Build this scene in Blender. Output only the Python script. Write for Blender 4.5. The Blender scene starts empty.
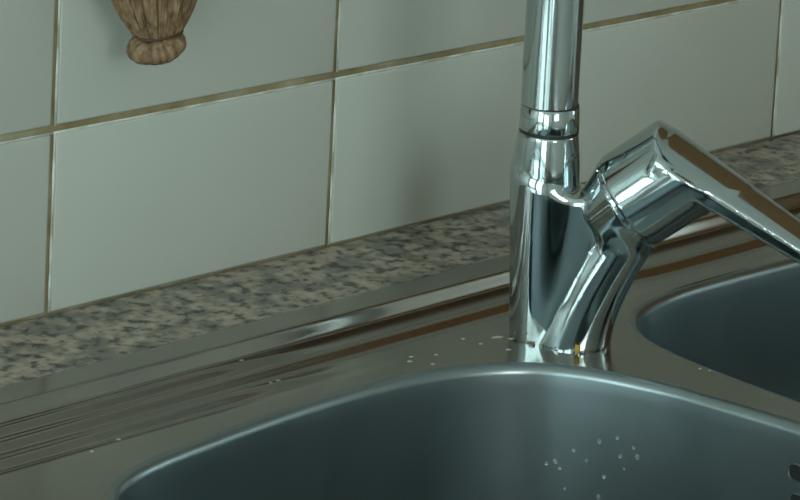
import bpy, bmesh, math, random
import numpy as np
from mathutils import Vector, Matrix, Euler
from mathutils.bvhtree import BVHTree

random.seed(7)
scene = bpy.context.scene
C = scene.collection
H = 0.90                                   # worktop height above the floor
PI = math.pi

# ------------------------------------------------------------------ camera
cam_d = bpy.data.cameras.new('camera')
cam = bpy.data.objects.new('camera', cam_d)
C.objects.link(cam)
scene.camera = cam
F_PX, YAW, PIT, ROLL = 3009.04, 0.771021, 0.141347, -0.050883
CAM = Vector((-0.939016, -1.226259, 0.543068 + H))
fw = Vector((math.sin(YAW)*math.cos(PIT), math.cos(YAW)*math.cos(PIT), -math.sin(PIT)))
rt = Vector((math.cos(YAW), -math.sin(YAW), 0.0))
dn = fw.cross(rt)
cr, sr = math.cos(ROLL), math.sin(ROLL)
rt2, dn2 = cr*rt + sr*dn, -sr*rt + cr*dn
m = Matrix((rt2, -dn2, -fw)).transposed().to_4x4()
m.translation = CAM
cam.matrix_world = m
cam_d.sensor_fit = 'HORIZONTAL'
cam_d.sensor_width = 36.0
cam_d.lens = F_PX/800.0*36.0
cam_d.shift_x = -(420.066 - 400.0)/800.0
cam_d.shift_y = (-273.614 - 250.0)/800.0
cam_d.clip_start = 0.01

# ------------------------------------------------------------------ daylight
world = bpy.data.worlds.new('sky')
scene.world = world
world.use_nodes = True
bg = world.node_tree.nodes['Background']
bg.inputs[0].default_value = (0.72, 0.90, 1.0, 1)
bg.inputs[1].default_value = 1.0

def daylight(name, loc, rot, sx, sy, power, col):
    l = bpy.data.lights.new(name, 'AREA')
    l.shape = 'RECTANGLE'; l.size = sx; l.size_y = sy
    l.energy = power; l.color = col
    o = bpy.data.objects.new(name, l)
    o.location = loc; o.rotation_euler = rot
    C.objects.link(o)
    return o
# outside the glazed door in the left wall and the window in the front wall
daylight('daylight_door', (-2.22, -1.60, 1.05), (0, -PI/2, 0), 1.96, 1.00, 27, (0.74, 0.98, 1.0))
daylight('daylight_side_window', (-2.22, -0.52, H+0.62), (0, -PI/2, 0), 1.06, 0.72, 12, (0.74, 0.98, 1.0))
daylight('added_right_light', (2.02, -1.15, H+0.65), (0, PI/2, 0), 0.64, 0.90, 4.5, (0.74, 0.98, 1.0))  # added light from the right, brightens the tap's reflections
daylight('daylight_window', (-0.95, -3.32, 1.80), (PI/2, 0, 0), 0.96, 1.06, 28, (0.90, 0.98, 1.0))

vs = scene.view_settings
vs.view_transform = 'Standard'
vs.look = 'None'
vs.gamma = 1.0
vs.use_curve_mapping = False
vs.exposure = 0.06

# ------------------------------------------------------------------ materials
MATS = {}
def mat(name, col, rough=0.5, metal=0.0, spec=0.5):
    M = bpy.data.materials.new(name); M.use_nodes = True
    b = M.node_tree.nodes['Principled BSDF']
    b.inputs['Base Color'].default_value = (*col, 1)
    b.inputs['Roughness'].default_value = rough
    b.inputs['Metallic'].default_value = metal
    b.inputs['Specular IOR Level'].default_value = spec
    MATS[name] = M
    return M
class NT:
    def __init__(s, M):
        s.t = M.node_tree; s.n = s.t.nodes; s.b = s.n['Principled BSDF']
        s.co = s.n.new('ShaderNodeTexCoord')
    def new(s, kind, **kw):
        x = s.n.new(kind)
        for k, v in kw.items():
            if hasattr(x, k): setattr(x, k, v)
            else: x.inputs[k].default_value = v
        return x
    def link(s, a, ai, b, bi): s.t.links.new(a.outputs[ai], b.inputs[bi])
    def mapping(s, scale=(1, 1, 1), src='Object', rot=(0, 0, 0)):
        mp = s.n.new('ShaderNodeMapping'); mp.inputs['Scale'].default_value = scale; mp.inputs['Rotation'].default_value = rot
        s.t.links.new(s.co.outputs[src], mp.inputs['Vector']); return mp
    def ramp(s, stops, interp='LINEAR'):
        r = s.n.new('ShaderNodeValToRGB'); r.color_ramp.interpolation = interp
        e = r.color_ramp.elements
        while len(e) < len(stops): e.new(0.5)
        for el, (p, c) in zip(e, stops):
            el.position = p; el.color = (*c, 1)
        return r
    def bump(s, src, out, strength, dist):
        b = s.new('ShaderNodeBump', Strength=strength, Distance=dist)
        s.link(src, out, b, 'Height'); s.link(b, 'Normal', s.b, 'Normal'); return b

# glazed tile
M = mat('tile_glaze', (0.50, 0.53, 0.50), 0.28, 0, 0.4); t = NT(M)
mp = t.mapping((1, 1, 1)); nz = t.new('ShaderNodeTexNoise', Scale=9.0, Detail=4.0)
t.link(mp, 0, nz, 'Vector')
r = t.ramp([(0.3, (0.53, 0.54, 0.475)), (0.7, (0.56, 0.565, 0.50))]); t.link(nz, 0, r, 0); t.link(r, 0, t.b, 'Base Color')
nb = t.new('ShaderNodeTexNoise', Scale=18.0, Detail=1.0); t.link(mp, 0, nb, 'Vector'); t.bump(nb, 0, 0.05, 0.004)
# stained grout
M = mat('grout', (0.25, 0.21, 0.13), 0.9); t = NT(M)
mp = t.mapping((1, 1, 1)); nz = t.new('ShaderNodeTexNoise', Scale=22.0, Detail=6.0, Roughness=0.65); t.link(mp, 0, nz, 'Vector')
r = t.ramp([(0.33, (0.20, 0.15, 0.07)), (0.52, (0.34, 0.27, 0.15)), (0.70, (0.46, 0.42, 0.30))]); t.link(nz, 0, r, 0); t.link(r, 0, t.b, 'Base Color')
M = mat('joint_pale', (0.6, 0.6, 0.55), 0.7); t = NT(M)
mp = t.mapping((1, 1, 1)); nz = t.new('ShaderNodeTexNoise', Scale=30.0, Detail=5.0); t.link(mp, 0, nz, 'Vector')
r = t.ramp([(0.36, (0.40, 0.35, 0.22)), (0.55, (0.78, 0.79, 0.74))]); t.link(nz, 0, r, 0); t.link(r, 0, t.b, 'Base Color')
# granite
M = mat('granite', (0.3, 0.28, 0.25), 0.32, 0, 0.45); t = NT(M)
mp = t.mapping((1, 1, 1))
v1 = t.new('ShaderNodeTexNoise', Scale=130.0, Detail=2.5, Roughness=0.55); t.link(mp, 0, v1, 'Vector')
r1 = t.ramp([(0.36, (0.06, 0.065, 0.06)), (0.42, (0.19, 0.18, 0.15)), (0.49, (0.34, 0.29, 0.235)), (0.60, (0.42, 0.345, 0.28)), (0.72, (0.46, 0.45, 0.40))])
t.link(v1, 0, r1, 0)
mp2 = t.mapping((1, 1, 1), rot=(0.3, 0.2, 0.5))
v2 = t.new('ShaderNodeTexNoise', Scale=55.0, Detail=2.0); t.link(mp2, 0, v2, 'Vector')
r2 = t.ramp([(0.40, (0.50, 0.53, 0.52)), (0.55, (1.0, 0.97, 0.93))]); t.link(v2, 0, r2, 0)
mx = t.n.new('ShaderNodeMixRGB'); mx.blend_type = 'MULTIPLY'; mx.inputs[0].default_value = 1.0
t.link(r1, 0, mx, 1); t.link(r2, 0, mx, 2); t.link(mx, 0, t.b, 'Base Color')
# brushed stainless steel
def steel(name, col, rough, streak, bump=True):
    M = mat(name, col, rough, 1.0); t = NT(M)
    mp = t.mapping(streak); nz = t.new('ShaderNodeTexNoise', Scale=60.0, Detail=5.0, Roughness=0.7); t.link(mp, 0, nz, 'Vector')
    r = t.ramp([(0.3, (rough - 0.02,)*3), (0.7, (rough + 0.03,)*3)]); t.link(nz, 0, r, 0); t.link(r, 0, t.b, 'Roughness')
    mp2 = t.mapping((1, 1, 1)); n2 = t.new('ShaderNodeTexNoise', Scale=14.0, Detail=4.0); t.link(mp2, 0, n2, 'Vector')
    c0 = tuple(c*0.86 for c in col)
    r2 = t.ramp([(0.3, c0), (0.7, col)]); t.link(n2, 0, r2, 0); t.link(r2, 0, t.b, 'Base Color')
    if bump: t.bump(nz, 0, 0.03, 0.0003)
    return M
steel('steel_deck', (0.34, 0.315, 0.28), 0.17, (0.2, 0.6, 0.6), False)
steel('steel_bowl', (0.30, 0.345, 0.355), 0.32, (0.4, 0.4, 0.1), False)
mat('chrome', (0.45, 0.51, 0.52), 0.06, 1.0)
M = MATS['chrome']; t = NT(M)
mp = t.mapping((1, 1, 1)); nz = t.new('ShaderNodeTexNoise', Scale=35.0, Detail=6.0, Roughness=0.7); t.link(mp, 0, nz, 'Vector')
r = t.ramp([(0.35, (0.04,)*3), (0.75, (0.17,)*3)]); t.link(nz, 0, r, 0); t.link(r, 0, t.b, 'Roughness')
mat('dark_gap', (0.012, 0.012, 0.012), 0.6)
mat('rubber', (0.02, 0.02, 0.02), 0.5)
mat('red_mark', (0.45, 0.03, 0.03), 0.4)
mat('limescale', (0.42, 0.38, 0.28), 0.8)
mat('ochre_scale', (0.45, 0.30, 0.06), 0.8)
mat('metal_hook', (0.5, 0.48, 0.44), 0.35, 1.0)
M = mat('water', (1, 1, 1), 0.0); M.node_tree.nodes['Principled BSDF'].inputs['Transmission Weight'].default_value = 0.85
M.node_tree.nodes['Principled BSDF'].inputs['IOR'].default_value = 1.33
# straw
M = mat('straw', (0.30, 0.20, 0.10), 0.75); t = NT(M)
mp = t.mapping((40, 40, 5)); nz = t.new('ShaderNodeTexNoise', Scale=9.0, Detail=4.0); t.link(mp, 0, nz, 'Vector')
r = t.ramp([(0.30, (0.11, 0.06, 0.028)), (0.5, (0.25, 0.15, 0.075)), (0.72, (0.40, 0.28, 0.165))]); t.link(nz, 0, r, 0); t.link(r, 0, t.b, 'Base Color')
mat('twine', (0.10, 0.055, 0.03), 0.85)
# oak
M = mat('oak', (0.33, 0.17, 0.06), 0.4); t = NT(M)
mp = t.mapping((14, 14, 1.2)); nz = t.new('ShaderNodeTexNoise', Scale=4.0, Detail=5.0); t.link(mp, 0, nz, 'Vector')
r = t.ramp([(0.3, (0.15, 0.068, 0.02)), (0.7, (0.26, 0.125, 0.04))]); t.link(nz, 0, r, 0); t.link(r, 0, t.b, 'Base Color')
mat('plaster', (0.82, 0.82, 0.78), 0.9)
M = mat('floor_tile', (0.42, 0.36, 0.29), 0.4)
mat('white_frame', (0.75, 0.76, 0.75), 0.4)
# window glass: thin pane
M = bpy.data.materials.new('pane_glass'); M.use_nodes = True; MATS['pane_glass'] = M
n = M.node_tree.nodes; n.clear()
o_ = n.new('ShaderNodeOutputMaterial'); tr = n.new('ShaderNodeBsdfTransparent'); gl = n.new('ShaderNodeBsdfGlossy'); mxs = n.new('ShaderNodeMixShader')
tr.inputs[0].default_value = (0.95, 0.97, 0.96, 1); gl.inputs['Roughness'].default_value = 0.02
mxs.inputs[0].default_value = 0.06
for a, b in ((tr.outputs[0], mxs.inputs[1]), (gl.outputs[0], mxs.inputs[2]), (mxs.outputs[0], o_.inputs[0])): M.node_tree.links.new(a, b)

# ------------------------------------------------------------------ helpers
def mesh_obj(name, verts, faces, material, parent=None, smooth=False, loc=None):
    me = bpy.data.meshes.new(name)
    me.from_pydata([tuple(v) for v in verts], [], [tuple(int(i) for i in f) for f in faces])
    me.update()
    if smooth:
        me.polygons.foreach_set('use_smooth', [True]*len(me.polygons))
        me.set_sharp_from_angle(angle=math.radians(50))
    if material: me.materials.append(MATS[material])
    o = bpy.data.objects.new(name, me); C.objects.link(o)
    if parent: o.parent = parent
    if loc: o.location = loc
    return o
def bm_obj(name, bm, material, parent=None, smooth=False, loc=None):
    me = bpy.data.meshes.new(name); bm.to_mesh(me); bm.free()
    if smooth: me.polygons.foreach_set('use_smooth', [True]*len(me.polygons))
    me.materials.append(MATS[material])
    o = bpy.data.objects.new(name, me); C.objects.link(o)
    if parent: o.parent = parent
    if loc: o.location = loc
    return o
def add_box(bm, lo, hi, bev=0.0, seg=2):
    b2 = bmesh.new()
    bmesh.ops.create_cube(b2, size=1.0)
    for v in b2.verts: v.co = Vector([lo[i] + (v.co[i]+0.5)*(hi[i]-lo[i]) for i in range(3)])
    if bev: bmesh.ops.bevel(b2, geom=b2.edges[:], offset=bev, segments=seg, profile=0.5, affect='EDGES')
    me = bpy.data.meshes.new('tmp'); b2.to_mesh(me); b2.free(); bm.from_mesh(me); bpy.data.meshes.remove(me)
def box(name, lo, hi, material, parent=None, bev=0.0, smooth=False):
    bm = bmesh.new(); add_box(bm, lo, hi, bev); return bm_obj(name, bm, material, parent, smooth)
def lathe(profile, n=48, centre=(0, 0)):
    vs_, fs = [], []
    for (r, z) in profile:
        for k in range(n):
            a = 2*PI*k/n; vs_.append((centre[0]+r*math.cos(a), centre[1]+r*math.sin(a), z))
    for i in range(len(profile)-1):
        for k in range(n):
            fs.append((i*n+k, i*n+(k+1) % n, (i+1)*n+(k+1) % n, (i+1)*n+k))
    fs.append(tuple(range(n-1, -1, -1))); fs.append(tuple((len(profile)-1)*n+k for k in range(n)))
    return vs_, fs
def tube(path, rads, n=24):
    path = [Vector(p) for p in path]
    vs_, fs = [], []
    up = None
    for i, p in enumerate(path):
        t = (path[min(i+1, len(path)-1)] - path[max(i-1, 0)]).normalized()
        if up is None:
            up = t.orthogonal().normalized()
        up = (up - up.dot(t)*t).normalized(); sd = t.cross(up)
        r = rads[i] if hasattr(rads, '__len__') else rads
        for k in range(n):
            a = 2*PI*k/n; vs_.append(p + r*(math.cos(a)*up + math.sin(a)*sd))
    for i in range(len(path)-1):
        for k in range(n):
            fs.append((i*n+k, i*n+(k+1) % n, (i+1)*n+(k+1) % n, (i+1)*n+k))
    fs.append(tuple(range(n-1, -1, -1))); fs.append(tuple((len(path)-1)*n+k for k in range(n)))
    return vs_, fs
def tag(o, label=None, cat=None, group=None, kind=None):
    if label: o['label'] = label
    if cat: o['category'] = cat
    if group: o['group'] = group
    if kind: o['kind'] = kind
    return o
def empty(name, loc, rz=0.0):
    o = bpy.data.objects.new(name, None); C.objects.link(o); o.location = loc; o.rotation_euler = (0, 0, rz)
    o.empty_display_size = 0.05
    return o
def struct(o): o['kind'] = 'structure'; return o

# ------------------------------------------------------------------ the room
X0, X1, Y1, ZC = -2.10, 1.90, -3.20, 2.50
struct(box('floor', (X0-.1, Y1-.1, -0.10), (X1+.1, 0.10, 0.0), 'floor_tile'))
struct(box('ceiling', (X0-.1, Y1-.1, ZC), (X1+.1, 0.10, ZC+0.1), 'plaster'))
GR_Y = 0.0020                              # face of the grout bed behind the tile faces
wb = struct(box('wall_back', (X0-.1, GR_Y, 0.0), (X1+.1, 0.10, ZC), 'grout'))
bm = bmesh.new()
for (p, q, s0, s1) in ((Y1, -1.62, 0, ZC), (-1.62, -0.68, 0, H+0.29), (-1.62, -0.68, H+1.01, ZC), (-0.68, GR_Y, 0, ZC)):
    add_box(bm, (X1, p, s0), (X1+0.1, q, s1))
struct(bm_obj('wall_right', bm, 'plaster'))
w = struct(empty('added_window_3', (X1+0.05, -1.15, H+0.29)))  # unseen window, added so the chrome picks up light from the right
bm = bmesh.new()
for (p, q, s0, s1) in ((-.47, -.42, 0, .72), (.42, .47, 0, .72), (-.42, .42, .67, .72), (-.42, .42, 0, .05)):
    add_box(bm, (-.03, p, s0), (.03, q, s1), 0.004)
bm_obj('window_frame', bm, 'white_frame', w)
box('pane', (-.004, -.42, .05), (.004, .42, .67), 'pane_glass', w)
def wall_with_hole(name, axis, fixed, lo, hi, hole):
    # panels round a rectangular opening; axis 'x': wall in the plane x = fixed, spanning y and z
    (a0, a1), (b0, b1, z0, z1) = (lo, hi), hole
    bm = bmesh.new()
    parts = [(a0, b0, 0, ZC), (b1, a1, 0, ZC), (b0, b1, z1, ZC)] + ([(b0, b1, 0, z0)] if z0 > 0 else [])
    for (p, q, s0, s1) in parts:
        if axis == 'x': add_box(bm, (fixed[0], p, s0), (fixed[1], q, s1))
        else: add_box(bm, (p, fixed[0], s0), (q, fixed[1], s1))
    return struct(bm_obj(name, bm, 'plaster'))
bm = bmesh.new()
for (p, q, s0, s1) in ((Y1, -2.12, 0, ZC), (-2.12, -1.08, 2.06, ZC), (-1.08, -0.90, 0, ZC), (-0.90, -0.14, 0, H+0.06), (-0.90, -0.14, H+1.18, ZC), (-0.14, GR_Y, 0, ZC)):
    add_box(bm, (X0-0.1, p, s0), (X0, q, s1))
struct(bm_obj('wall_left', bm, 'plaster'))
wall_with_hole('wall_front', 'y', (Y1-0.1, Y1), X0, X1, (-1.45, -0.45, H+0.38, H+1.42))
# glazed balcony door
d = struct(empty('door_1', (X0-0.05, -1.60, 0.0)))
bm = bmesh.new()
for (p, q, s0, s1) in ((-.52, -.45, 0, 2.06), (.45, .52, 0, 2.06), (-.45, .45, 1.98, 2.06), (-.45, .45, 0, .10), (-.035, .035, .10, 1.98)):
    add_box(bm, (-.03, p, s0), (.03, q, s1), 0.004)
bm_obj('door_frame', bm, 'white_frame', d)
for p, q in ((-.45, -.035), (.035, .45)): box('pane', (-.004, p, .10), (.004, q, 1.98), 'pane_glass', d)
bm = bmesh.new(); add_box(bm, (.03, -.015, 1.0), (.075, .015, 1.02), .004); add_box(bm, (.055, -.015, 1.0), (.075, .11, 1.02), .004)
bm_obj('handle', bm, 'metal_hook', d)
w = struct(empty('window_2', (X0-0.05, -0.52, H+0.06)))
bm = bmesh.new()
for (p, q, s0, s1) in ((-.38, -.33, 0, 1.12), (.33, .38, 0, 1.12), (-.33, .33, 1.07, 1.12), (-.33, .33, 0, .05)):
    add_box(bm, (-.03, p, s0), (.03, q, s1), 0.004)
bm_obj('window_frame', bm, 'white_frame', w)
box('pane', (-.004, -.33, .05), (.004, .33, 1.07), 'pane_glass', w)
w = struct(empty('window_1', (-0.95, Y1-0.05, H+0.38)))
bm = bmesh.new()
for (p, q, s0, s1) in ((-.50, -.44, 0, 1.04), (.44, .50, 0, 1.04), (-.44, .44, .98, 1.04), (-.44, .44, 0, .06), (-.03, .03, .06, .98)):
    add_box(bm, (p, -.03, s0), (q, .03, s1), 0.004)
bm_obj('window_frame', bm, 'white_frame', w)
for p, q in ((-.44, -.03), (.03, .44)): box('pane', (p, -.004, .06), (q, .004, .98), 'pane_glass', w)
box('window_sill', (-.53, .03, -.03), (.53, .16, 0.0), 'white_frame', w, 0.004)

# ------------------------------------------------------------------ wall tiles (20 cm, lowest row cut at the worktop)
TW, JV, JH, TH = 0.2, 0.0031, 0.0044, 0.0020
ROW0 = 0.100947
def tile_mesh(w_, h_):
    bm = bmesh.new(); add_box(bm, (0, -TH, 0), (w_, 0.003, h_), 0.0017, 3)
    me = bpy.data.meshes.new('tile'); bm.to_mesh(me); bm.free()
    me.polygons.foreach_set('use_smooth', [True]*len(me.polygons))
    me.materials.append(MATS['tile_glaze']); return me
me_cut = tile_mesh(TW-JV, ROW0-JH/2-0.0006)
me_full = tile_mesh(TW-JV, TW-JH)
for k in range(-10, 9):
    for rw in range(0, 4):
        o = bpy.data.objects.new('tile', me_cut if rw == 0 else me_full)
        C.objects.link(o); o.parent = wb
        j = random.Random(k*17+rw*5)
        o.location = (k*TW+JV/2, GR_Y + j.uniform(-.0002, .0002), H + (0.0006 if rw == 0 else ROW0 + (rw-1)*TW + JH/2))
        o.rotation_euler = (j.uniform(-.002, .002), 0, j.uniform(-.0015, .0015))
# pale beads along one side of the stained joints
def bead_mesh(L, vert):
    v_, f_ = tube([(0, 0, L*i/8) if vert else (L*i/8, 0, 0) for i in range(9)], [.00075*(1+.22*math.sin(i*2.3)) for i in range(9)], 6)
    me = bpy.data.meshes.new('joint_bead'); me.from_pydata([tuple(v) for v in v_], [], f_); me.materials.append(MATS['joint_pale']); me.polygons.foreach_set('use_smooth', [True]*len(f_)); return me
bh, bv0, bv1 = bead_mesh(TW, False), bead_mesh(ROW0-JH/2-.001, True), bead_mesh(TW-JH, True)
for k in range(-10, 9):
    for rw in range(0, 4):
        for me_, lc in ((bv0 if rw == 0 else bv1, (k*TW+JV/2-.0004, GR_Y-.0010, H + (.001 if rw == 0 else ROW0+(rw-1)*TW+JH/2))),
                        (bh, (k*TW, GR_Y-.0010, H+ROW0+rw*TW-JH/2+.0004))):
            if rw == 3 and me_ is bh: continue
            o = bpy.data.objects.new('joint_bead', me_); C.objects.link(o); o.parent = wb; o.location = lc
# one tile behind the tap carries a brown smear
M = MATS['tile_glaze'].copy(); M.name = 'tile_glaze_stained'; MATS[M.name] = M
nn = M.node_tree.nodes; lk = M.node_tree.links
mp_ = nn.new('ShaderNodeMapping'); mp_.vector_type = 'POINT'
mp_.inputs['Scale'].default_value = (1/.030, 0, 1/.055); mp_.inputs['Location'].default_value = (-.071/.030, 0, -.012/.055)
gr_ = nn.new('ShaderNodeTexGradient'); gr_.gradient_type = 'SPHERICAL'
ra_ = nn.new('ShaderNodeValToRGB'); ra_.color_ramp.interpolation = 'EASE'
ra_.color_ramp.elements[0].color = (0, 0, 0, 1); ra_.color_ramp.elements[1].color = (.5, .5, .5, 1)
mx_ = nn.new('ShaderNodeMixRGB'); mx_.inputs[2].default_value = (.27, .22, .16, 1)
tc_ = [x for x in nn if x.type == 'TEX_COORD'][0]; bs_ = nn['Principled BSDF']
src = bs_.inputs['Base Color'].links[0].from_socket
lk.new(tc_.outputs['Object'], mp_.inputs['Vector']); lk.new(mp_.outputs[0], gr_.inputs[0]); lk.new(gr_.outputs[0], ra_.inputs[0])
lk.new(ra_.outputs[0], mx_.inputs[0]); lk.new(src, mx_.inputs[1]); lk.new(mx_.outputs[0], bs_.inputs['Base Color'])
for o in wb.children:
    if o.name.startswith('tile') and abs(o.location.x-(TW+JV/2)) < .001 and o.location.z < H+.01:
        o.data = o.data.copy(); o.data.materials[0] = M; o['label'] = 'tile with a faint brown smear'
# plain painted wall above the tiles
struct(box('wall_upper', (X0, -0.002, H+ROW0+3*TW), (X1, GR_Y, ZC), 'plaster'))

# ------------------------------------------------------------------ worktop
SX0, SX1, SY0, SY1 = -0.66, 0.62, -0.0745, -0.585      # outer edge of the inset sink
wt = bmesh.new()
xs = [X0+0.02, SX0+0.02, SX1-0.02, 1.015]; ys = [-0.63, SY1+0.02, SY0-0.02, -0.0010]
def slab(bm, x0, x1, y0, y1): add_box(bm, (x0, y0, H-0.03), (x1, y1, H))
slab(wt, xs[0], xs[3], ys[2], ys[3]); slab(wt, xs[0], xs[3], ys[0], ys[1])
slab(wt, xs[0], xs[1], ys[1], ys[2]); slab(wt, xs[2], xs[3], ys[1], ys[2])
bmesh.ops.remove_doubles(wt, verts=wt.verts[:], dist=1e-5)
tag(bm_obj('worktop', wt, 'granite'), 'speckled beige and grey granite worktop strip along the tiled wall', 'worktop')

# base cabinets below the worktop
def cabinet(name, x0, x1, label):
    c = empty(name, ((x0+x1)/2, -0.30, 0.0)); w2 = (x1-x0)/2
    tag(c, label, 'cabinet', 'oak base cabinets under the worktop')
    bm = bmesh.new()
    add_box(bm, (-w2, -.25, .10), (-w2+.018, .285, H-.032)); add_box(bm, (w2-.018, -.25, .10), (w2, .285, H-.032))
    add_box(bm, (-w2+.018, -.25, .10), (w2-.018, .285, .118)); add_box(bm, (-w2+.018, .27, .118), (w2-.018, .285, H-.032))
    add_box(bm, (-w2+.018, -.20, 0), (w2-.018, -.185, .10))
    bm_obj('body', bm, 'oak', c)
    dr = box('door', (-w2+.003, -.272, .105), (w2-.003, -.252, H-.036), 'oak', c, .003)
    vs_, fs = tube([(w2-.05, -.272, .62), (w2-.05, -.30, .625), (w2-.05, -.30, .715), (w2-.05, -.272, .72)], .005, 10)
    mesh_obj('handle', vs_, fs, 'metal_hook', dr, True)
cx = [-2.06, -1.46, -0.86, -0.26, 0.70]
cx.append(1.015)
nm = ['oak base cabinet nearest the glazed door', 'oak base cabinet second from the glazed door', 'oak base cabinet under the drainer side of the worktop',
      'wide oak base cabinet under the two sink bowls', 'narrow oak base cabinet beside the tall larder']
for i in range(5): cabinet('base_cabinet', cx[i]+.002, cx[i+1]-.002, nm[i])
# tall larder unit closing the worktop on the right
ld = tag(empty('larder_cupboard', (1.34, -0.32, 0.0)), 'tall oak larder cupboard closing the right end of the worktop', 'cupboard')
bm = bmesh.new(); add_box(bm, (-.315, -.29, .08), (.30, .30, 2.15), .002); add_box(bm, (-.29, -.24, 0), (.28, .28, .08)); bm_obj('body', bm, 'oak', ld)
for z0, z1 in ((.085, 1.20), (1.206, 2.145)):
    dr = box('door', (-.312, -.312, z0), (.297, -.292, z1), 'oak', ld, .003)
    zc = 1.05 if z0 < 1 else 1.36
    vs_, fs = tube([(-.26, -.312, zc-.06), (-.26, -.34, zc-.055), (-.26, -.34, zc+.055), (-.26, -.312, zc+.06)], .005, 10)
    mesh_obj('handle', vs_, fs, 'metal_hook', dr, True)

# ------------------------------------------------------------------ sink
sink = tag(empty('kitchen_sink', (0, 0, H)), 'inset stainless steel double-bowl sink with ridged back ledge', 'sink')
DZ = -0.0045                                # deck level
def closed_spline(ctrl, n):
    P = np.array(ctrl, float)/1000.0; N = len(P); out = []
    for i in range(N):
        p0, p1, p2, p3 = P[i-1], P[i], P[(i+1) % N], P[(i+2) % N]
        k = max(3, int(round(np.linalg.norm(p2-p1)/0.004)))
        d01, d12, d23 = [max(1e-6, np.linalg.norm(b-a))**0.5 for a, b in ((p0, p1), (p1, p2), (p2, p3))]
        m1 = (p2-p1) + d12*((p1-p0)/d01 - (p2-p0)/(d01+d12))
        m2 = (p2-p1) + d12*((p3-p2)/d23 - (p3-p1)/(d12+d23))
        for j in range(k):
            t = j/k
            out.append((2*t**3-3*t**2+1)*p1 + (t**3-2*t**2+t)*m1 + (-2*t**3+3*t**2)*p2 + (t**3-t**2)*m2)
    out = np.array(out)
    L = np.r_[0, np.cumsum(np.linalg.norm(np.roll(out, -1, 0)-out, axis=1))]
    oc = np.vstack([out, out[:1]]); s = np.linspace(0, L[-1], n, endpoint=False)
    q = np.stack([np.interp(s, L, oc[:, i]) for i in (0, 1)], 1)
    for _ in range(6): q = 0.5*q + 0.25*(np.roll(q, 1, 0)+np.roll(q, -1, 0))
    return q
bowl1 = closed_spline([(-125,-235),(-113,-204),(-95,-190),(-71,-183),(-44,-179),(13,-173),(68,-171),(94,-173),(119,-176.5),(141,-184),(160,-194),(175,-208),(186,-227),(194,-247),(201,-269),(205,-292),(209,-315),(212,-339),(214,-400),(212,-460),(203,-500),(180,-527),(140,-541),(45,-545),(-60,-541),(-100,-527),(-122,-498),(-130,-450),(-131,-350),(-130,-280)], 260)
bowl2 = closed_spline([(243,-314),(242,-268),(243,-246),(245,-222),(249,-205),(255,-193),(265,-182),(282,-172),(299,-168),(320,-165),(372,-165),(417,-167),(500,-170),(540,-180),(565,-205),(575,-245),(577,-350),(575,-470),(560,-520),(520,-541),(410,-545),(300,-541),(262,-522),(247,-480),(243,-400)], 240)
def offset_loop(q, d, d_wall=0.0, left=0.0):      # inward for d > 0 (loops run clockwise or not: test)
    t = np.roll(q, -1, 0)-np.roll(q, 1, 0); t /= np.linalg.norm(t, axis=1)[:, None]
    n_ = np.stack([-t[:, 1], t[:, 0]], 1)
    area = 0.5*np.sum(q[:, 0]*np.roll(q[:, 1], -1)-np.roll(q[:, 0], -1)*q[:, 1])
    if area < 0: n_ = -n_
    k_ = 1 + left*np.clip(n_[:, 0], 0, 1)**2
    for _ in range(4): k_ = 0.5*k_+0.25*(np.roll(k_, 1)+np.roll(k_, -1))
    return q + n_*(d + d_wall*k_)[:, None]
LEFT_DRAFT = 3.2                            # the left wall leans out more than the others
def make_bowl(q, drain):
    prof = []                                # (inset from the rim line, z below the deck)
    R_ = 0.0055
    for i in range(0, 9):
        a = i/8*math.radians(84); prof.append((-R_+R_*math.sin(a), -R_*(1-math.cos(a))))
    z0 = prof[-1][1]; d0 = prof[-1][0]
    for z in np.linspace(-0.012, -0.118, 14): prof.append((d0 + (-z+z0)*0.105, z))
    dz, zz = prof[-1]
    for i in range(1, 11):
        a = i/10*PI/2*0.96; prof.append((dz+0.030*(1-math.cos(a)), zz-0.030*math.sin(a)))
    cen = q.mean(0); vs_, fs = [], []; N = len(q)
    loops = []
    for (dd, z) in prof: loops.append((offset_loop(q, min(dd, d0), max(0.0, dd-d0), LEFT_DRAFT), z))
    last, zl = loops[-1]
    for s in (0.8, 0.55, 0.3, 0.13): loops.append((cen + (last-cen)*s, zl-(1-s)*0.004))
    for (l, z) in loops: vs_ += [(p[0], p[1], DZ+z) for p in l]
    for i in range(len(loops)-1):
        for k in range(N): fs.append((i*N+k, (i+1)*N+k, (i+1)*N+(k+1) % N, i*N+(k+1) % N))
    fs.append(tuple((len(loops)-1)*N+k for k in range(N)))
    o = mesh_obj('bowl', vs_, fs, 'steel_bowl', sink, True)
    bm = bmesh.new(); bm.from_mesh(o.data); bmesh.ops.recalc_face_normals(bm, faces=bm.faces[:])
    # normals up into the bowl
    up = sum(f.normal.z for f in bm.faces if f.calc_center_median().z < DZ-0.14)
    if up < 0: bmesh.ops.reverse_faces(bm, faces=bm.faces[:])
    bm.to_mesh(o.data); bm.free()
    zf = DZ+zl-0.0035
    dv, df = lathe([(0.0, zf+.002), (.018, zf+.002), (.030, zf+.0045), (.040, zf+.006), (.043, zf+.005), (.044, zf+.002)], 40, (cen[0], cen[1]))
    dp = mesh_obj('drain', dv, df, 'chrome', o, True)
    hv, hf = [], []
    for k in range(8):
        a = 2*PI*k/8; v_, f_ = lathe([(.0, zf+.0021), (.0035, zf+.0032), (.0035, zf+.0042)], 10, (cen[0]+.022*math.cos(a), cen[1]+.022*math.sin(a)))
        b = len(hv); hv += v_; hf += [tuple(b+i for i in f) for f in f_]
    return o
b1 = make_bowl(bowl1, 0); b2 = make_bowl(bowl2, 0)
b1['label'] = 'large grey bowl with sloping wall and overflow slots'; b2['label'] = 'dark right bowl behind the lever'
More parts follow.
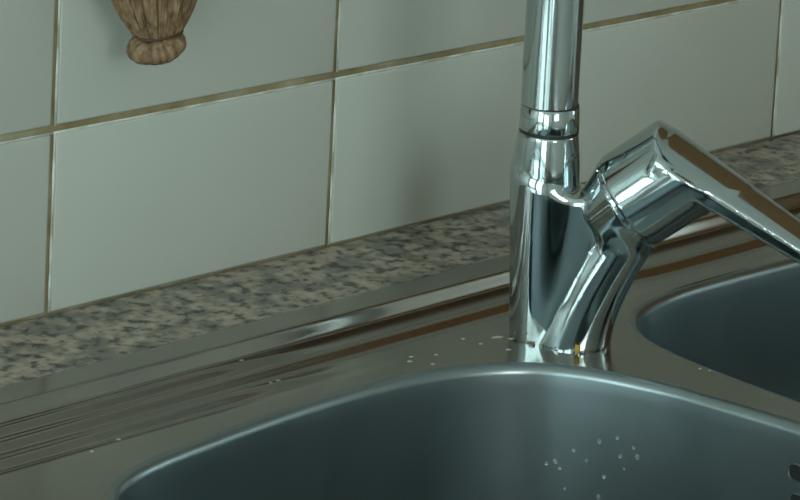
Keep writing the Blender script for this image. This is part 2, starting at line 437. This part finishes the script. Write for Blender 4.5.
# deck: flat sheet with two openings
YS = -0.1600
bm = bmesh.new()
def loop_edges(pts, z):
    vs_ = [bm.verts.new((p[0], p[1], z)) for p in pts]
    return [bm.edges.new((vs_[i], vs_[(i+1) % len(vs_)])) for i in range(len(vs_))]
NXS = 180
xs_ = np.linspace(SX0+0.006, SX1-0.006, NXS)
outer = [(x, YS) for x in xs_] + [(SX1-0.006, SY1+0.006), (SX0+0.006, SY1+0.006)]
ed = loop_edges(outer, DZ)
ed += loop_edges(offset_loop(bowl1, -0.0055), DZ); ed += loop_edges(offset_loop(bowl2, -0.0055), DZ)
bmesh.ops.triangle_fill(bm, use_beauty=True, use_dissolve=False, edges=ed)
# ridged ledge behind the bowls, from the raised rim down to the deck
def ss(a, b, x):
    t = min(1, max(0, (x-a)/(b-a))); return t*t*(3-2*t)
def bump_(y, c, wd): return 0.5*(1+math.cos(PI*(y-c)/wd)) if abs(y-c) < wd else 0.0
def ledge_z(x, y):
    yy = -y*1000.0
    z = 0.0026*(1-ss(95, 100, yy)) + (DZ-.0005)*ss(95, 100, yy)*(1-ss(146, 156, yy)) + DZ*ss(146, 156, yy)
    f1 = 1-ss(0.0, 0.11, x)                  # rear ridge dies out before the tap
    f3 = 1-ss(-0.01, 0.10, x)
    z += 0.0038*f1*bump_(yy, 109, 8.0)
    z += 0.0040*bump_(yy, 125 + 7*ss(.24, .36, x), 8.5)
    z += 0.0038*f3*bump_(yy, 142, 8.0)
    k = ss(156, 160, yy)
    return z*(1-k) + DZ*k
ys_ = list(np.linspace(-0.0785, YS, 110))
rows = []
for y in ys_:
    rows.append([bm.verts.new((x, y, ledge_z(x, y))) for x in xs_])
# rolled outer edge down to the granite
for (y, z) in ((-0.0765, 0.0024), (-0.0752, 0.0015), (-0.0745, 0.0008), (-0.0745, 0.0002)):
    rows.insert(0, [bm.verts.new((x, y, z)) for x in xs_])
for i in range(len(rows)-1):
    for k in range(NXS-1): bm.faces.new((rows[i][k], rows[i+1][k], rows[i+1][k+1], rows[i][k+1]))
# flat raised rims at the sides and the front
def rim_strip(x0, x1, y0, y1): add_box(bm, (x0, y0, 0.0002), (x1, y1, 0.0020), 0.0006)
rim_strip(SX0, SX0+0.022, SY1, SY0); rim_strip(SX1-0.022, SX1, SY1, SY0); rim_strip(SX0+.022, SX1-.022, SY1, SY1+0.02)
bmesh.ops.remove_doubles(bm, verts=bm.verts[:], dist=0.00005)
bmesh.ops.recalc_face_normals(bm, faces=bm.faces[:])
dk = bm_obj('deck', bm, 'steel_deck', sink, True)
if sum(p.normal.z*p.area for p in dk.data.polygons) < 0:
    bm = bmesh.new(); bm.from_mesh(dk.data); bmesh.ops.reverse_faces(bm, faces=bm.faces[:]); bm.to_mesh(dk.data); bm.free()
me = b1.data
bvh1 = BVHTree.FromPolygons([v.co for v in me.vertices], [p.vertices for p in me.polygons])
def on_bowl(p):
    loc, nor, idx, dist = bvh1.find_nearest(Vector(p))
    if nor.z < 0 and abs(nor.z) > .2: nor = -nor
    if (Vector((0.04, -0.36, DZ-.05))-loc).dot(nor) < 0: nor = -nor
    return loc, nor
# overflow: two dark slots with pressed lips in the right wall of the large bowl
for (yy, zz) in ((-0.3515, -0.0275), (-0.3545, -0.0420)):
    loc, nor = on_bowl((0.21, yy, zz))
    tdir = Vector((0, 0, 1)).cross(nor).normalized(); udir = nor.cross(tdir).normalized()
    vs_, fs = [], []
    prof = [(0.0, 0.0002, 0), (1.0, 0.0002, 0), (1.12, 0.0010, 0), (1.30, 0.0002, 0)]
    n_ = 28
    for ring_, (k, hh, _) in enumerate(prof[1:]):
        for i in range(n_):
            a = 2*PI*i/n_; ca, sa = math.cos(a), math.sin(a)
            ex = (0.012*(1 if ca > 0 else -1) if abs(ca) > .02 else 0) + 0.0036*k*ca; ey = 0.0036*k*sa
            vs_.append(loc + tdir*ex + udir*ey + nor*hh)
    for rg in range(2):
        for i in range(n_): fs.append((rg*n_+i, rg*n_+(i+1) % n_, (rg+1)*n_+(i+1) % n_, (rg+1)*n_+i))
    lip = mesh_obj('overflow_slot', vs_, fs, 'steel_bowl', b1, True)
    dv = [loc + tdir*((0.012*(1 if math.cos(2*PI*i/n_) > 0 else -1) if abs(math.cos(2*PI*i/n_)) > .02 else 0)+0.0036*math.cos(2*PI*i/n_)) + udir*0.0036*math.sin(2*PI*i/n_) + nor*0.0004 for i in range(n_)]
    # sub-part would be a fourth level, so the dark opening is a second face set of the same mesh
    bm = bmesh.new(); bm.from_mesh(lip.data); lip.data.materials.append(MATS['dark_gap'])
    f = bm.faces.new([bm.verts.new(v) for v in dv]); f.material_index = 1; bm.to_mesh(lip.data); bm.free()

# ------------------------------------------------------------------ implicit surfaces for the cast chrome parts
def surface_nets(fn, lo, hi, h):
    ax = [np.arange(lo[i], hi[i]+h, h) for i in range(3)]
    G = np.stack(np.meshgrid(*ax, indexing='ij'), -1)
    D = fn(G.reshape(-1, 3)).reshape(G.shape[:3]); S = D < 0
    nx, ny, nz = D.shape
    cs = [(i, j, k) for i in (0, 1) for j in (0, 1) for k in (0, 1)]
    cnt = sum(S[i:nx-1+i, j:ny-1+j, k:nz-1+k].astype(int) for i, j, k in cs)
    act = (cnt > 0) & (cnt < 8)
    idx = -np.ones(act.shape, int); ijk = np.argwhere(act); idx[act] = np.arange(len(ijk))
    V = np.array(lo) + (ijk+0.5)*h
    for _ in range(12):
        e = 0.02; d = fn(V)
        g = np.stack([fn(V+np.eye(3)[i]*e)-fn(V-np.eye(3)[i]*e) for i in range(3)], 1)/(2*e)
        V = V - np.clip(d, -h, h)[:, None]*g/np.maximum((g*g).sum(1), .25)[:, None]*0.8
    Fs = []
    for a in range(3):
        b, c = (a+1) % 3, (a+2) % 3
        sl0 = [slice(1, -1)]*3; sl1 = [slice(1, -1)]*3
        sl0[a] = slice(0, -1); sl1[a] = slice(1, None)
        s0, s1 = S[tuple(sl0)], S[tuple(sl1)]
        for sgn, msk in ((1, s0 & ~s1), (-1, ~s0 & s1)):
            p = np.argwhere(msk)
            if not len(p): continue
            base = p.copy(); base[:, b] += 1; base[:, c] += 1
            def ii(db, dc):
                q = base.copy(); q[:, b] -= db; q[:, c] -= dc; return idx[q[:, 0], q[:, 1], q[:, 2]]
            quad = np.stack([ii(1, 1), ii(0, 1), ii(0, 0), ii(1, 0)], 1)
            Fs.append(quad if sgn > 0 else quad[:, ::-1])
    return V, np.vstack(Fs)
def smin(a, b, k):
    h = np.clip(0.5+0.5*(b-a)/k, 0, 1); return b*(1-h)+a*h - k*h*(1-h)
def smax(a, b, k): return -smin(-a, -b, k)
def cone_seg(p, a, b, ra, rb):               # round-ended tapered bar
    a = np.array(a, float); b = np.array(b, float); ab = b-a
    t = np.clip(((p-a)@ab)/(ab@ab), 0, 1); return np.linalg.norm(p-a-t[:, None]*ab, axis=1) - (ra+(rb-ra)*t)
def cyl(p, a, b, ra, rb, rd=1.0):            # flat-ended tapered cylinder with rounded edges
    a = np.array(a, float); b = np.array(b, float); L = np.linalg.norm(b-a); e = (b-a)/L
    t = (p-a)@e; r = np.linalg.norm(p-a-t[:, None]*e, axis=1)
    rr = ra+(rb-ra)*np.clip(t/L, 0, 1)
    dx = r-rr+rd; dy = np.abs(t-L/2)-L/2+rd
    return np.minimum(np.maximum(dx, dy), 0)+np.hypot(np.maximum(dx, 0), np.maximum(dy, 0))-rd

# ------------------------------------------------------------------ mixer tap (local: x forward, z up, millimetres in the fields)
FA = math.radians(33)
tap = tag(empty('mixer_tap', (0.1996, -0.1682, H+DZ), -(PI/2-FA)), 'chrome single-lever mixer tap standing behind the sink bowls', 'tap')
MM = 0.001
tube_axis = [(18.5, 0, -6), (20, 0, 6), (23.7, 0, 18.5), (29.8, 0, 34.3), (36.8, 0, 49), (45.5, 0, 65), (53, 0, 79)]
E_EL = math.radians(39); e_ = np.array([math.cos(E_EL), 0, math.sin(E_EL)])
RC = np.array([44.8, 0, 80.3])               # centre of the ring under the cap
TA = np.array(tube_axis, float)
_u = np.linspace(0, 1, 33); _k = np.linspace(0, 1, len(TA))
_c = [np.polyfit(_k, TA[:, i], 3) for i in (0, 2)]
TUBE = [(np.polyval(_c[0], u), 0.0, np.polyval(_c[1], u)) for u in _u]
TR = 17.0
TPOLY = np.polyfit(TA[:, 2], TA[:, 0], 3)
TX = np.array([q[0] for q in TUBE]); TZ = np.array([q[2] for q in TUBE])
COL_Z = np.linspace(-5, 114, 240)
COL_R = np.where(COL_Z < 88, 13.6+4.3*np.clip(COL_Z, 0, 88)/88, 17.9-2.0*((np.clip(COL_Z, 88, 114)-88)/26)**2)
def body_sdf(p):
    z_ = p[:, 2]; rc_ = np.hypot(p[:, 0]+0.003*z_, p[:, 1])
    rcol = np.interp(z_, COL_Z, COL_R)
    dx_ = (rc_-rcol)*0.985+0.7; dy_ = z_-113.5+0.7
    col = np.minimum(np.maximum(dx_, dy_), 0)+np.hypot(np.maximum(dx_, 0), np.maximum(dy_, 0))-0.7
    zc_ = np.clip(z_, -8, 92)
    xt_ = np.polyval(TPOLY, zc_); sl_ = np.polyval(np.polyder(TPOLY), zc_); ca_ = 1/np.sqrt(1+sl_**2)
    rt_ = 20.6-4.4*(1-np.exp(-np.maximum(zc_, -8)/38.0))/(1-math.exp(-72/38.0))
    tb = (np.hypot((p[:, 0]-xt_)*ca_, p[:, 1])-rt_)*0.97
    tb = np.maximum(tb, z_-96)
    hous = cyl(p, RC-e_*20, RC-e_*0.5, 17, 26.4, 1.5)        # flared housing below the cap
    tb = smin(tb, hous, 7.0)
    tb = smax(tb, (p-RC)@e_ + 0.5, 0.6)                       # cut off flat at the ring
    # web between column and tube
    x, y, z = p[:, 0], p[:, 1], p[:, 2]
    top = z - (83.0 + 0.010*(x-16)**2)
    xt = np.interp(z, TZ, TX)*0.60                            # fin reaching most of the way to the tube axis
    f_x = np.clip(x/np.maximum(xt, 1), 0, 1)
    rw_ = rcol*(1-f_x) + (17.5-4.0*np.clip(z, 0, 90)/84)*f_x - 0.5
    web = np.hypot(x-f_x*xt, y)-rw_
    web = smax(web*0.93, np.maximum(top, -z-4), 5.0)
    d = smin(col, web, 6.0)
    d = smin(d, tb, 1.6)
    return np.maximum(d, -p[:, 2])                            # flat foot
V, Fq = surface_nets(body_sdf, (-24, -32, -3), (92, 32, 118), 1.2)
body = mesh_obj('body', V*MM, Fq, 'chrome', tap, True)
# foot gasket
gv, gf = [], []
n_ = 60
def hull_r(a): return None
for (zz, ex) in ((-0.0, 0.6), (0.9, 0.6)):
    for i in range(n_):
        a = 2*PI*i/n_; dx, dy = math.cos(a), math.sin(a)
        # support of two circles -> convex outline
        best = max(((0, 13.6), (20.8, 18.0)), key=lambda c: c[0]*dx + c[1])
        gv.append(((best[0]+(best[1]+ex)*dx)*MM, (best[1]+ex)*dy*MM, zz*MM))
for i in range(n_): gf.append((i, (i+1) % n_, n_+(i+1) % n_, n_+i))
gf += [tuple(range(n_-1, -1, -1)), tuple(range(n_, 2*n_))]
mesh_obj('foot_gasket', gv, gf, 'rubber', tap)
# collar and swivel spout
v_, f_ = lathe([(r*MM, z*MM) for r, z in ((15.95, 113.2), (15.95, 114.7))], 48); mesh_obj('seal_ring', v_, f_, 'rubber', tap)
v_, f_ = lathe([(r*MM, z*MM) for r, z in ((15.3, 114.5), (15.9, 114.8), (16.1, 115.4), (15.7, 127.4), (15.3, 127.9), (14.0, 127.9))], 64); mesh_obj('collar', v_, f_, 'chrome', tap, True)
v_, f_ = lathe([(r*MM, z*MM) for r, z in ((15.25, 127.7), (15.25, 128.8))], 48); mesh_obj('seal_ring', v_, f_, 'rubber', tap)
sp = [(0, 0, z) for z in np.linspace(128.6, 250, 24)] 
Rb = 72.0
sp += [(Rb-Rb*math.cos(a), 0, 250+Rb*math.sin(a)) for a in np.linspace(0.06, PI*0.96, 34)]
sp += [(sp[-1][0]-0.1*k, 0, sp[-1][2]-k*9) for k in (1, 2)]
srot = Matrix.Rotation(math.radians(-12), 3, 'Z')
sp = [(srot @ Vector(p)+Vector((-.6, 0, 0)))*MM for p in sp]
rads = [(15.3 if i < 24 else 15.3-2.5*min(1, (i-24)/20))*MM for i in range(len(sp))]
v_, f_ = tube(sp, rads, 40); so = mesh_obj('spout', v_, f_, 'chrome', tap, True)
e0 = sp[-1]; v_, f_ = lathe([(.0130, -.012), (.0140, -.011), (.0140, .004), (.0128, .005)], 32, (e0.x, e0.y))
v_ = [(a, b, c+e0.z) for a, b, c in v_]; mesh_obj('aerator', v_, f_, 'chrome', so, True)
# ring under the cap
q_ = [RC + 26.2*(math.cos(a)*np.array([-math.sin(E_EL), 0, math.cos(E_EL)]) + math.sin(a)*np.array([0, 1, 0])) for a in np.linspace(0, 2*PI, 64, endpoint=False)]
vs_, fs = [], []
for dd in (-0.9, 0.9):
    vs_ += [tuple((q+e_*dd)*MM) for q in q_]
for i in range(64): fs.append((i, (i+1) % 64, 64+(i+1) % 64, 64+i))
mesh_obj('cap_ring', vs_, fs, 'chrome', tap, True)
# handle: cap and paddle lever in one casting
L_EL = math.radians(-27)
g_ = np.array([math.cos(L_EL), 0, math.sin(L_EL)]); h_ = np.array([-math.sin(L_EL), 0, math.cos(L_EL)])
LB = np.array([58.5, 0, 103.2])              # where the lever leaves the cap, on its underside line
def handle_sdf(p):
    cap = cyl(p, RC+e_*0.4, RC+e_*85, 27.0, 28.0, 1.4)
    rel = p-LB; u = rel@g_; w_ = rel[:, 1]; t_ = rel@h_
    tt = np.clip(u/115.0, 0, 1)
    hw = 26.0*(1-tt)+16.0*tt
    th = 9.0*(1-tt)+6.5*tt
    bow = 10.5*(1-0.55*tt)*(1-(w_/hw)**2)           # slightly crowned top
    top = t_-(th+np.clip(bow, 0, 14)); bot = -t_
    rd = 1.6
    dx = np.abs(w_)-hw+rd; dz = np.maximum(top, bot)+rd; du = np.maximum(-u-2.0, u-118.0)+rd
    lev = np.minimum(np.maximum(np.maximum(dx, dz), du), 0)+np.sqrt(np.maximum(dx, 0)**2+np.maximum(dz, 0)**2+np.maximum(du, 0)**2)-rd
    # trim the cap level with the top of the lever
    captop = t_-(th+np.clip(bow, 0, 14))
    cap = smax(cap, captop, 2.0)
    return smin(cap, lev, 1.6)
V, Fq = surface_nets(handle_sdf, (18, -32, 30), (182, 32, 146), 1.35)
hd = mesh_obj('handle', V*MM, Fq, 'chrome', tap, True)
# red hot-water mark on the cap's lower edge
cpt = RC+e_*32 + 27.4*np.array([math.sin(E_EL), 0, -math.cos(E_EL)])
v_, f_ = lathe([(.0, -.0006), (.0022, -.0006), (.0022, .0004), (.0016, .0008)], 16)
rm = mesh_obj('hot_mark', v_, f_, 'red_mark', hd, True, Vector(cpt*MM))
rm.rotation_euler = (0, PI/2+E_EL, 0); rm['label'] = 'small red hot-water mark'
# ochre scale lump at the foot
bm = bmesh.new(); bmesh.ops.create_icosphere(bm, subdivisions=2, radius=1.0)
for v in bm.verts: v.co = Vector((v.co.x*.0016, v.co.y*.0016, v.co.z*.0028))*(1+.25*math.sin(v.co.x*7+v.co.z*5))
sc_ = bm_obj('scale_deposit', bm, 'ochre_scale', tap, True, (0.0255, -0.0206, 0.0028)); sc_['label'] = 'small ochre lump of limescale'

# ------------------------------------------------------------------ straw bundle hanging on the wall
sx, sy, sz = 0.041, -0.034, H+0.1412
straw = tag(empty('straw_brush', (sx, sy, sz)), 'brown straw brush with knobbed end hanging against the tiled wall', 'brush')
straw.rotation_euler = (0, math.radians(-7), 0); straw.scale = (.96, .96, .96)
prof = [(0.0, .0150), (.0125, .0155), (.0150, .0180), (.0175, .0230), (.0205, .0290), (.0240, .0380), (.0275, .0520), (.0285, .0700), (.0270, .0900), (.0220, .1100), (.0140, .1270), (.0080, .1400), (.0, .1410)]
P_ = np.array(prof); zz = np.linspace(.0152, .1405, 60); rr = np.interp(zz, P_[1:-1, 1], P_[1:-1, 0])
vs_, fs = [], []; n_ = 120
rg = random.Random(3); ph = [rg.uniform(0, 6.28) for _ in range(6)]
for i, (z, r_) in enumerate(zip(zz, rr)):
    for k in range(n_):
        a = 2*PI*k/n_
        d_ = 1 + .028*math.sin(19*a+ph[0]+z*20) + .022*math.sin(31*a+ph[1]-z*30) + .02*math.sin(11*a+ph[2]+z*12)
        vs_.append((r_*d_*math.cos(a), r_*d_*math.sin(a), z))
for i in range(len(zz)-1):
    for k in range(n_): fs.append((i*n_+k, i*n_+(k+1) % n_, (i+1)*n_+(k+1) % n_, (i+1)*n_+k))
fs += [tuple(range(n_-1, -1, -1)), tuple((len(zz)-1)*n_+k for k in range(n_))]
mesh_obj('bundle', vs_, fs, 'straw', straw, True)
# separate fibres over the bundle
av, af = [], []
for k in range(110):
    a = 2*PI*k/110 + rg.uniform(-.03, .03); z0 = .0165; z1 = rg.uniform(.10, .135); tw = rg.uniform(-.12, .12)
    pth = []
    for j in range(9):
        z = z0+(z1-z0)*j/8; r_ = np.interp(z, P_[1:-1, 1], P_[1:-1, 0])*(1.0+.02*math.sin(j*1.3+k)); aa = a+tw*j/8
        pth.append((r_*math.cos(aa), r_*math.sin(aa), z))
    v_, f_ = tube(pth, rg.uniform(.0004, .0008), 5); b = len(av); av += v_; af += [tuple(b+i for i in f) for f in f_]
tag(mesh_obj('fibres', av, af, 'straw', straw, True), kind='stuff')
# knob below the binding
vs_, fs = [], []; n_ = 96; nk = 26
for i in range(nk+1):
    th = PI*i/nk
    for k in range(n_):
        a = 2*PI*k/n_; cr_ = abs(math.sin(th))**.72
        d_ = 1 + .015*math.sin(9*a+ph[3])*math.sin(th) + .012*math.sin(17*a+ph[4]+2*math.cos(th))
        vs_.append((.0165*cr_*d_*math.cos(a), .0165*cr_*d_*math.sin(a), .0079-.0079*math.cos(th)*(1+.06*math.sin(3*a+ph[5]))))
for i in range(nk):
    for k in range(n_): fs.append((i*n_+k, i*n_+(k+1) % n_, (i+1)*n_+(k+1) % n_, (i+1)*n_+k))
kb = mesh_obj('knob', vs_, fs, 'straw', straw, True); kb.rotation_euler = (0, math.radians(-9), 0)
v_, f_ = tube([(.0133*math.cos(a), .0133*math.sin(a), .0160+.0008*math.sin(3*a)) for a in np.linspace(0, 2*PI, 49)], .0011, 8)
mesh_obj('binding', v_, f_, 'twine', straw, True)
v_, f_ = tube([(.0, 0, .139), (.004, .004, .150), (.006, .012, .162), (0, .0215, .170), (-.006, .012, .162), (-.004, .004, .150), (.0, 0, .139)], .0011, 8)
mesh_obj('hanging_loop', v_, f_, 'twine', straw, True)
hk = tag(empty('wall_hook', (sx+math.sin(math.radians(-7))*.170, 0.0, sz+.1685)), 'small metal hook on the wall above the straw brush', 'hook')
v_, f_ = lathe([(.0, 0), (.008, 0), (.008, .0012), (.006, .002), (.0, .002)], 24); pl = mesh_obj('plate', [(a, -c, b) for a, b, c in v_], f_, 'metal_hook', hk, True)
v_, f_ = tube([(0, -.001, 0), (0, -.012, -.001), (0, -.018, 0.001), (0, -.020, .006), (0, -.019, .010)], .0014, 10); mesh_obj('prong', v_, f_, 'metal_hook', hk, True)

# ------------------------------------------------------------------ water drops and dried specks
bm = bmesh.new(); bmesh.ops.create_icosphere(bm, subdivisions=2, radius=1.0)
for v in bm.verts: v.co.z = max(v.co.z, 0)*0.75
me_drop = bpy.data.meshes.new('drop'); bm.to_mesh(me_drop); bm.free(); me_drop.materials.append(MATS['water']); me_drop.polygons.foreach_set('use_smooth', [True]*len(me_drop.polygons))
rg = random.Random(11)
for (y, z, r_) in ((-186,-59,1.5),(-195,-57,1.9),(-199,-60,1.4),(-209,-49,1.4),(-219,-53,1.6),(-226,-41,1.9),(-237,-37,1.7),(-240,-46,1.6),(-231,-59,1.5),(-229,-70,1.7),(-212,-78,1.8),(-186,-85,1.3),(-247,-40,1.4),(-250,-44,1.8),(-205,-70,1.1),(-243,-52,1.2)):
    loc, nor = on_bowl((0.195, y*MM, z*MM))
    o = bpy.data.objects.new('water_droplet', me_drop); C.objects.link(o)
    o.location = Vector((0, 0, H)) + loc; o.rotation_mode = 'QUATERNION'; o.rotation_quaternion = nor.to_track_quat('Z', 'Y')
    s = r_*MM*0.85; o.scale = (s, s*rg.uniform(.8, 1.1), s)
    tag(o, 'tiny clear water droplet clinging to the wall of the large bowl', 'droplet', 'water droplets on the bowl wall')
bm = bmesh.new(); bmesh.ops.create_icosphere(bm, subdivisions=2, radius=1.0)
for v in bm.verts: v.co *= 1+.18*math.sin(v.co.x*5+v.co.y*4); v.co.z = max(v.co.z, 0)*.35
me_sp = bpy.data.meshes.new('speck'); bm.to_mesh(me_sp); bm.free(); me_sp.materials.append(MATS['limescale'])
dbv = BVHTree.FromPolygons([v.co for v in dk.data.vertices], [p.vertices for p in dk.data.polygons])
for (x, y, rx, ry) in ((181,-157,3.6,1.3),(166,-159,1.2,.9),(117,-156,1.6,1.0),(123,-151,1.3,.8),(124,-166,1.4,.9),(36,-139,1.2,.9),(43,-137,1.5,.9),(135,-157,1.2,.8),(165,-147,1.4,.9),(234,-254,.9,.7),(236,-259,.9,.7),(172,-174,1.6,1.0),(185,-163,1.5,1.0),(-70,-150,1.3,.8),(-90,-155,1.1,.8),(-40,-104,1.2,.8),(45,-106,1.4,1.0)):
    hit = dbv.ray_cast(Vector((x*MM, y*MM, .05)), Vector((0, 0, -1)))
    if hit[0] is None: continue
    o = bpy.data.objects.new('dried_speck', me_sp); C.objects.link(o)
    o.location = Vector((0, 0, H)) + hit[0]; o.rotation_euler = (0, 0, -.75+rg.uniform(-.4, .4)); o.scale = (rx*MM, ry*MM, 1.3*MM)
    lb = 'longest pale dried speck, on the steel ledge left of the tap foot' if rx > 3 else 'tiny pale dried speck on the divider between the two bowls' if x > 200 else 'small pale dried speck on the steel ledge behind the large bowl'
    tag(o, lb, 'speck', 'dried specks on the sink ledge')
